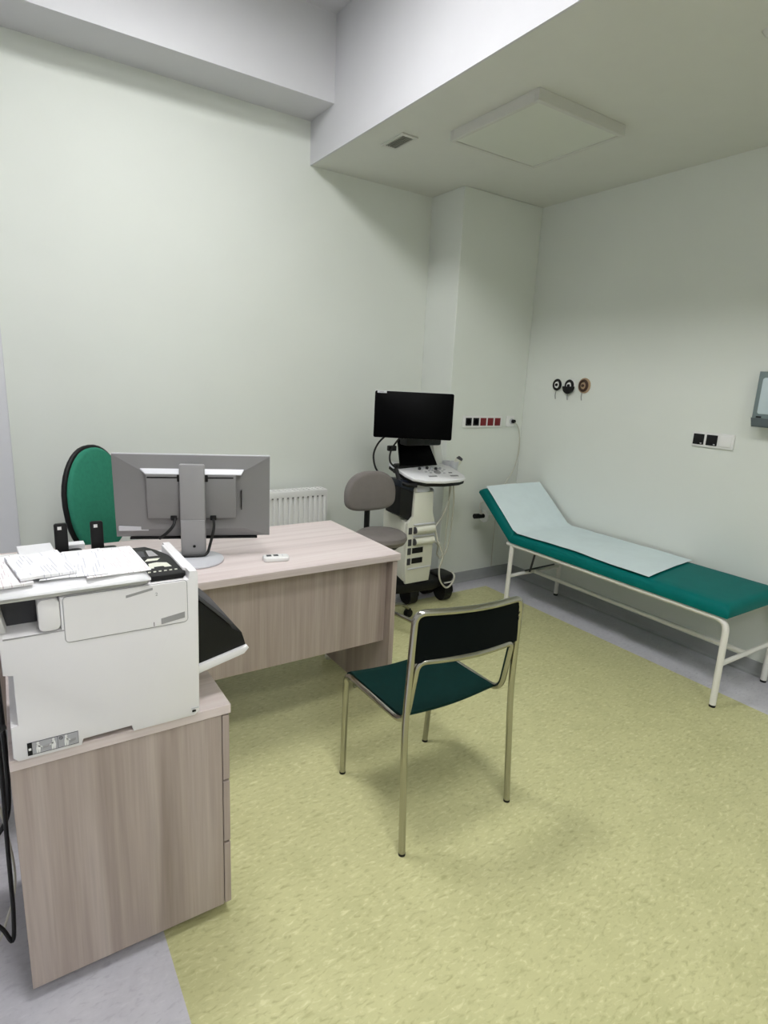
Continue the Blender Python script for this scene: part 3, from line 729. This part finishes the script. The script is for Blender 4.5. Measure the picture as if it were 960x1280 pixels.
b = MB(); b.tube(spline([(2.0, 3.02, 1.17), (1.985, 3.1, 1.10), (1.97, 3.12, 1.02), (1.99, 3.1, .93), (2.08, 3.1, .88)]), .006, 8); b.build('display_cable', M['cable'], us, off=o0)
b = MB(); b.tube(spline([(2.12, 3.05, 1.15), (2.09, 3.1, 1.06), (2.10, 3.12, .98), (2.15, 3.1, .93)]), .006, 8); b.build('display_cable', M['cable'], us, off=o0)
# probe holders and probes on the right
for x, y, m_ in ((2.545, 3.09, 'lightgrey'), (2.585, 3.06, 'lightgrey')):
    h_ = MB().lathe([(.024, .89), (.03, .95), (.034, .975), (.028, .975), (.02, .90)], 18, Matrix.Translation((x, y, 0))).build('probe_holder', M[m_], us, off=o0)
b = MB(); b.tube([(2.60, 3.08, .90), (2.605, 3.07, .94), (2.625, 3.06, .985)], [.016, .022, .026], 14); b.build('probe', M['cream'], us, off=o0)
MB().tube([(2.625, 3.06, .983), (2.638, 3.055, 1.0)], [.024, .018], 14).build('probe_head', M['darkgrey'], us, off=o0)
for pts, r in (([(2.56, 3.04, .86), (2.53, 3.02, .72), (2.47, 3.0, .62), (2.40, 2.98, .56), (2.362, 2.955, .552)], .005),
               ([(2.57, 3.04, .86), (2.60, 3.05, .70), (2.60, 3.06, .50), (2.58, 3.06, .36), (2.53, 3.05, .30), (2.46, 3.02, .34), (2.42, 2.97, .42), (2.362, 2.955, .474)], .005),
               ([(2.55, 3.05, .86), (2.565, 3.06, .7), (2.56, 3.06, .5), (2.54, 3.05, .34), (2.49, 3.03, .3)], .005),
               ([(2.37, 2.95, .55), (2.39, 2.935, .46), (2.43, 2.92, .36), (2.41, 2.925, .27), (2.42, 2.92, .19), (2.48, 2.93, .125), (2.54, 2.945, .13), (2.58, 2.96, .175), (2.585, 3.0, .205)], .006)):
    MB().tube(spline(pts), r, 8).build('probe_cable', M['pcable'], us, off=o0)

# ------------------------------------------------------------------ examination couch
KX0, KX1, KY0, KY1, KZ = 2.84, 3.355, 1.27, 2.705, .452
ec = thing('examination_couch', 'teal vinyl examination couch on a white tubular frame along the right wall', 'couch', ((KX0+KX1)/2, (KY0+KY1)/2, 0))
o0 = ec.location.copy(); RT = .0155
for x, nm in ((KX0, 'frame_rail'), (KX1, 'frame_rail')):
    b = MB(); b.tube(fillet([(x, KY1+.03, KZ), (x, KY0, KZ), (x, KY0-.003, .012)], .06, 8), RT, 12); b.build(nm, M['whitemetal'], ec, off=o0)
    MB().cyl((x, KY0-.003, 0), (x, KY0-.003, .012), RT*.98, 12).build('foot_cap', M['black'], ec, off=o0)
    b = MB(); b.tube([(x, KY1-.01, KZ), (x, KY1, .012)], RT, 12); l_ = b.build('leg', M['whitemetal'], ec, off=o0)
    MB().cyl((x, KY1, 0), (x, KY1, .014), RT*1.08, 12).build('foot_cap', M['black'], l_, off=o0)
for y in (KY0, KY1): MB().cyl((KX0, y, .225), (KX1, y, .225), .0125, 10).build('cross_bar', M['whitemetal'], ec, off=o0)
MB().cyl(((KX0+KX1)/2, KY0, .225), ((KX0+KX1)/2, KY1, .225), .0125, 10).build('long_bar', M['whitemetal'], ec, off=o0)
for y in (KY0+.06, KY1-.02): MB().cyl((KX0, y, KZ-.005), (KX1, y, KZ-.005), .011, 10).build('top_bar', M['whitemetal'], ec, off=o0)
b = MB(); b.tube([(3.0, KY1-.09, KZ), (3.03, KY1-.02, .24), (3.05, KY1+.01, .22)], .007, 8); b.build('ratchet_stay', M['darkgrey'], ec, off=o0)
b = MB(); b.tube([(3.0, KY1-.0, .24), (3.25, KY1-.04, .265)], .006, 8); b.build('ratchet_bar', M['darkgrey'], ec, off=o0)
def pad(L, W, th, crown=.012, n=26):
    """soft pad: length along local y from 0, width x centred, rounded edge"""
    b = bmesh.new(); nx, ny = 16, n
    def h(u, v):
        e = min(u, 1-u)*W; k = min(v, 1-v)*L
        a = min(1, e/.03); c = min(1, k/.03)
        return (math.sqrt(max(0, 1-(1-a)**2))*math.sqrt(max(0, 1-(1-c)**2)))
    us_ = [0, .012, .03, .06]+[.06+.88*k/9 for k in range(1, 9)]+[.94, .97, .988, 1]
    vs_ = [0, .006, .015, .03]+[.03+.94*k/(ny-8) for k in range(1, ny-8)]+[.97, .985, .994, 1]
    top = [[b.verts.new(((u-.5)*W, v*L, th*.35+th*.65*h(u, v)+crown*h(u, v)*math.sin(PI*u)*.6)) for v in vs_] for u in us_]
    bot = [[b.verts.new(((u-.5)*W*.985, L*.004+v*L*.992, 0)) for v in vs_] for u in us_]
    nu, nv = len(us_)-1, len(vs_)-1
    for i in range(nu):
        for j in range(nv):
            b.faces.new((top[i][j], top[i+1][j], top[i+1][j+1], top[i][j+1])); b.faces.new((bot[i][j], bot[i][j+1], bot[i+1][j+1], bot[i+1][j]))
    for i in range(nu):
        b.faces.new((top[i][0], bot[i][0], bot[i+1][0], top[i+1][0])); b.faces.new((top[i][nv], top[i+1][nv], bot[i+1][nv], bot[i][nv]))
    for j in range(nv):
        b.faces.new((top[0][j], top[0][j+1], bot[0][j+1], bot[0][j])); b.faces.new((top[nu][j], bot[nu][j], bot[nu][j+1], top[nu][j+1]))
    m_ = MB(); m_._merge(b); return m_
WX, TH = .57, .062; KC = (KX0+KX1)/2
q = pad(KY1-KY0+.01, WX, TH); bmesh.ops.translate(q.bm, verts=q.bm.verts, vec=(KC, KY0-.012, KZ+RT))
q.build('mattress', M['teal'], ec, off=o0, smooth=70)
ang = math.radians(39.5); HL = .435
hm = Matrix.Translation((KC, KY1-.0, KZ+RT+.004)) @ Euler((ang, 0, 0)).to_matrix().to_4x4()
q = pad(HL, WX, TH); bmesh.ops.transform(q.bm, matrix=hm, verts=q.bm.verts)
q.build('headrest', M['teal'], ec, off=o0, smooth=70)
rh = MB().cyl((2.975, 3.14, .538), (2.985, 3.14, .538), .046, 24).build('roll_disc', M['plain'], ec, off=o0)
MB().cyl((2.93, 3.14, .54), (2.99, 3.14, .54), .016, 16).build('roll_axle', M['black'], rh, off=o0)
MB().cyl((2.885, 3.14, .545), (2.925, 3.14, .543), .019, 16).build('roll_knob', M['black'], rh, off=o0)
b = MB(); b.tube(fillet([(2.955, 3.14, .538), (2.925, 3.14, .64), (2.95, 3.05, .70)], .03), .007, 8); b.build('roll_bracket', M['whitemetal'], ec, off=o0)
MB().cyl((2.98, 3.14, .538), (3.28, 3.14, .538), .008, 10).build('roll_rod', M['whitemetal'], ec, off=o0)

# paper sheet over the couch
def couch_sheet():
    Lf = KY1-1.76-.038; Lh = HL-.05
    def f(u, v):
        s = v*(Lf+Lh); wob = .0025*math.sin(s*17+u*4)+.0015*math.sin(u*13+s*5)
        x0 = KC-WX/2+.016+.018*math.exp(-((s-.5)/.25)**2)-.004*math.sin(s*9); x1 = KC+WX/2-.012
        x = x0+(x1-x0)*u
        zt = TH+.0105+.004*math.sin(PI*u)+abs(wob)*.6
        if s < Lf:
            y = 1.76+s - .07*(1-u)*(1-s/Lf)*1.0
            return Vector((x, y, KZ+RT+zt+.0025))
        k = s-Lf+.042; zz = zt+.003
        p = hm @ Vector((x-KC, k, zz)); 
        blend = 1
        return p
    b = MB(); b.quad_grid(f, 18, 64, (0, 0, .0012)); return b
co = couch_sheet().build('couch_paper', M['sheet'], None, smooth=60)
tag(co, 'pale blue-white paper sheet spread over the teal couch', 'sheet')

# ------------------------------------------------------------------ visitor chair
vc = thing('visitor_chair', 'chrome tube chair with a dark green seat on the green floor', 'chair', (1.215, 1.5, 0))
o0 = vc.location.copy(); rt_ = .0115
TL, TR = Vector((.998, 1.305, .822)), Vector((1.418, 1.283, .808))
b = MB(); arc = [TL.lerp(TR, k/6)+Vector((0, -.028*math.sin(PI*k/6), .0)) for k in range(1, 6)]
b.tube(fillet([(.981, 1.277, .006), (.989, 1.315, .45)]+[tuple(TL)]+[tuple(p) for p in arc]+[tuple(TR)]+[(1.452, 1.318, .45), (1.461, 1.289, .006)], [0, .1, .075, .03, .03, .03, .03, .03, .075, .1, 0], 7), rt_, 12)
b.build('back_frame', M['chrome'], vc, off=o0)
BL, BR = Vector((1.022, 1.312, .655)), Vector((1.405, 1.292, .648))
arc = [BL.lerp(BR, k/6)+Vector((0, -.026*math.sin(PI*k/6), .0)) for k in range(1, 6)]
b = MB(); b.tube(fillet([(1.009, 1.724, .006), (1.006, 1.715, .428), (1.012, 1.345, .425), tuple(BL)]+[tuple(p) for p in arc]+[tuple(BR), (1.428, 1.345, .43), (1.424, 1.712, .432), (1.416, 1.733, .006)],
                        [0, .04, .06, .07, .03, .03, .03, .03, .03, .07, .06, .04, 0], 7), rt_, 12)
b.build('seat_frame', M['chrome'], vc, off=o0)
for p in ((.981, 1.277), (1.461, 1.289), (1.009, 1.724), (1.416, 1.733)):
    MB().cyl((p[0], p[1], 0), (p[0], p[1], .008), .012, 12).build('foot_cap', M['black'], vc, off=o0)
MB().cyl((1.006, 1.66, .405), (1.424, 1.66, .408), .009, 10).build('cross_bar', M['chrome'], vc, off=o0)
def seat_f(u, v):
    x = 1.012+(.405)*u; y = 1.37+.352*v
    return Vector((x, y, (.446-.014*math.sin(PI*u)-.004*math.sin(PI*v)-.02*max(0, (v-.9)/.1)**2)))
MB().quad_grid(seat_f, 14, 14, (0, 0, .010)).build('seat', M['chair_seat'], vc, off=o0, smooth=60)
def back_f(u, v):
    lo = Vector((.999, 1.312, .655)).lerp(Vector((1.425, 1.292, .648)), u); hi = Vector((1.002, 1.306, .818)).lerp(Vector((1.416, 1.284, .804)), u)
    p = lo.lerp(hi, v); p.y += -.026*math.sin(PI*u)-.004; 
    k = abs(2*u-1)
    if v > .6 and k > .84: p.z -= ((k-.84)/.16)**2*.03*(v-.6)/.4
    if v < .3 and k > .84: p.z += (k-.84)*.2*(1-v/.3)*0
    return p
MB().quad_grid(back_f, 24, 8, (0, -.008, 0)).build('backrest', M['chair_back'], vc, off=o0, smooth=60)
for z in (.735, .755): MB().cyl((1.412, 1.284, z), (1.412, 1.275, z), .003, 8).build('rivet', M['chrome'], vc, off=o0)

# ------------------------------------------------------------------ wall fittings
ss = thing('socket_strip', 'white strip of two black and three red sockets on the pillar', 'socket', (2.985, PY, 1.228))
b = MB().prism(rrect(-.19, .19, -.042, .042, .006), .011, XZ(-.011), bev=.003); b.build('frame', M['whitep'], ss)
for k in range(5):
    x = -.142+.071*k; m_ = M['black'] if k < 2 else M['red']
    s_o = MB().prism(rrect(x-.0275, x+.0275, -.028, .028, .003), .004, XZ(-.0145), bev=.001).build('socket', m_, ss, 'black socket' if k < 2 else 'red socket')
    MB().cyl((x, -.0148, 0), (x, -.0142, 0), .02, 20).build('socket_well', M['blackg'] if k < 2 else M['red'], s_o)
so_ = thing('single_socket', 'single white socket with a black plug on the pillar near the corner', 'socket', (3.262, PY, 1.232))
MB().prism(rrect(-.04, .04, -.04, .04, .006), .011, XZ(-.011), bev=.003).build('frame', M['whitep'], so_)
MB().cyl((.012, -.013, 0), (.012, -.011, 0), .022, 20).build('socket_well', M['lightgrey'], so_)
pc = thing('power_cord', 'thin pale cord plugged into the pillar socket hanging behind the couch', 'cord', (3.28, PY-.012, 1.235))
o1 = pc.location.copy()
MB().cyl((3.282, PY-.035, 1.232), (3.282, PY-.013, 1.232), .014, 14).build('plug', M['black'], pc, off=o1)
MB().tube(spline([(3.285, PY-.035, 1.225), (3.33, PY-.03, 1.19), (3.368, PY-.02, 1.10), (3.373, PY-.015, .98), (3.34, PY-.015, .86), (3.25, PY-.015, .72), (3.20, PY-.015, .55), (3.19, PY-.015, .3), (3.19, PY-.02, .09)]), .0035, 8).build('cord', M['pcable'], pc, off=o1)

def wallY(name, label, cat, y, z, group=None): return thing(name, label, cat, (XR, y, z), -PI/2, group)   # local -y points into the room
for i, (y, z, lab) in enumerate(((2.935, 1.518, 'white gas outlet with a black ring, leftmost on the right wall'), (2.827, 1.516, 'gas outlet with a half closed black cover, middle one on the right wall'), (2.705, 1.52, 'gas outlet on a tan square plate, nearest the double socket'))):
    go = wallY('gas_outlet', lab, 'outlet', y, z, 'gas outlets above the couch')
    mm = XZ(0)
    def dsc(r0, d, n=24): return MB().cyl((0, 0, 0), (0, -d, 0), r0, n)
    if i == 2: MB().prism(rrect(-.05, .05, -.052, .052, .048), .008, XZ(-.008), bev=.003).build('plate', M['tan'], go)
    else: dsc(.043, .008).build('plate', M['wall' if i == 0 else 'whitep'], go)
    ring = MB(); ring.tube([(.029*math.cos(a*PI/12), -.014, .033*math.sin(a*PI/12)) for a in range(24)], .0095, 8, closed=True)
    ring.build('ring', M['brown' if i == 2 else 'black'], go)
    dsc(.022, .018).build('valve_body', M['tan' if i == 2 else 'whitep'], go)
    MB().cyl((0, -.018, 0), (0, -.026, 0), .010, 14).build('valve_pin', M['brown' if i == 2 else 'black'], go)
    if i == 1: MB().prism([(.048*math.cos(PI+PI*k/14), .052*math.sin(PI+PI*k/14)-.006) for k in range(15)], .02, XZ(-.03), bev=.003).build('dust_cover', M['black'], go)
    MB().tube(spline([(-.012, -.006, -.045), (-.013, -.008, -.075), (-.008, -.008, -.1)]), .003, 6).build('tag_cord', M['midgrey'], go)
ds = wallY('double_socket', 'white frame with two black sockets and a white switch above the couch', 'socket', 1.773, 1.248)
MB().prism(rrect(-.118, .118, -.042, .042, .005), .012, XZ(-.012), bev=.003).build('frame', M['whitep'], ds)
for x in (-.079, -.003): 
    s_o = MB().prism(rrect(x-.031, x+.031, -.03, .03, .003), .004, XZ(-.0155), bev=.001).build('socket', M['black'], ds, 'black socket')
    MB().box(x+.012, x+.022, -.0162, -.0154, -.025, -.02).build('socket_mark', M['lightgrey'], s_o)
MB().prism(rrect(.042, .106, -.03, .031, .003), .006, XZ(-.0175), bev=.002).build('switch', M['whitep'], ds)
dp = wallY('wall_dispenser', 'blue-grey dispenser with a pale window on the right wall at the picture edge', 'dispenser', 1.425, 1.36)
MB().prism([(-.125, .0), (.125, .0), (.125, .27), (-.125, .27)], .1, XZ(-.1), bev=.014, seg=3).build('case', M['blue_grey'], dp)
MB().prism(rrect(-.098, .098, .055, .238, .012), .006, XZ(-.104), bev=.002).build('window', M['dispwin'], dp)
MB().prism([(-.118, -.012), (.118, -.012), (.127, .035), (-.127, .035)], .1, XZ(-.104), bev=.01, seg=3).build('lower_lip', M['disp_lip'], dp)
MB().box(-.10, -.075, -.103, -.099, .036, .044).build('latch', M['black'], dp)

# ------------------------------------------------------------------ cables behind the cabinet
def cable(label, pts, r, m='cable'):
    o = MB().tube(spline(pts), r, 8).build('loose_cable', M[m], None); tag(o, label, 'cable')
cable('thick black cable leaving the back of the printer at the picture edge', [(-.045, 1.40, .715), (-.07, 1.41, .70), (-.12, 1.42, .69), (-.2, 1.43, .6), (-.22, 1.43, .3), (-.26, 1.43, .008), (-.42, 1.46, .008)], .007)
cable('long black cable hanging down the cabinet back and looping near the floor', [(-.05, 1.45, .83), (-.06, 1.47, .75), (-.062, 1.48, .55), (-.066, 1.48, .38), (-.068, 1.48, .25), (-.070, 1.48, .15), (-.078, 1.48, .075), (-.10, 1.48, .13), (-.15, 1.49, .18), (-.21, 1.49, .10), (-.25, 1.49, .006), (-.4, 1.52, .006)], .005)
cable('thin grey cable hanging beside the black cables behind the cabinet', [(-.09, 1.54, .72), (-.085, 1.54, .5), (-.068, 1.54, .35), (-.060, 1.53, .22), (-.08, 1.53, .12), (-.14, 1.54, .004), (-.3, 1.57, .004)], .003, 'pcable')
cable('black cable bundle strand nearest the cabinet back', [(-.055, 1.58, .80), (-.054, 1.58, .6), (-.056, 1.58, .45), (-.07, 1.59, .34), (-.13, 1.60, .25), (-.2, 1.61, .12), (-.26, 1.62, .007), (-.4, 1.66, .007)], .006)
cable('black cable strand behind the grey cable at the picture edge', [(-.08, 1.65, .80), (-.070, 1.65, .62), (-.076, 1.65, .45), (-.1, 1.66, .3), (-.14, 1.67, .008), (-.3, 1.72, .008)], .007)
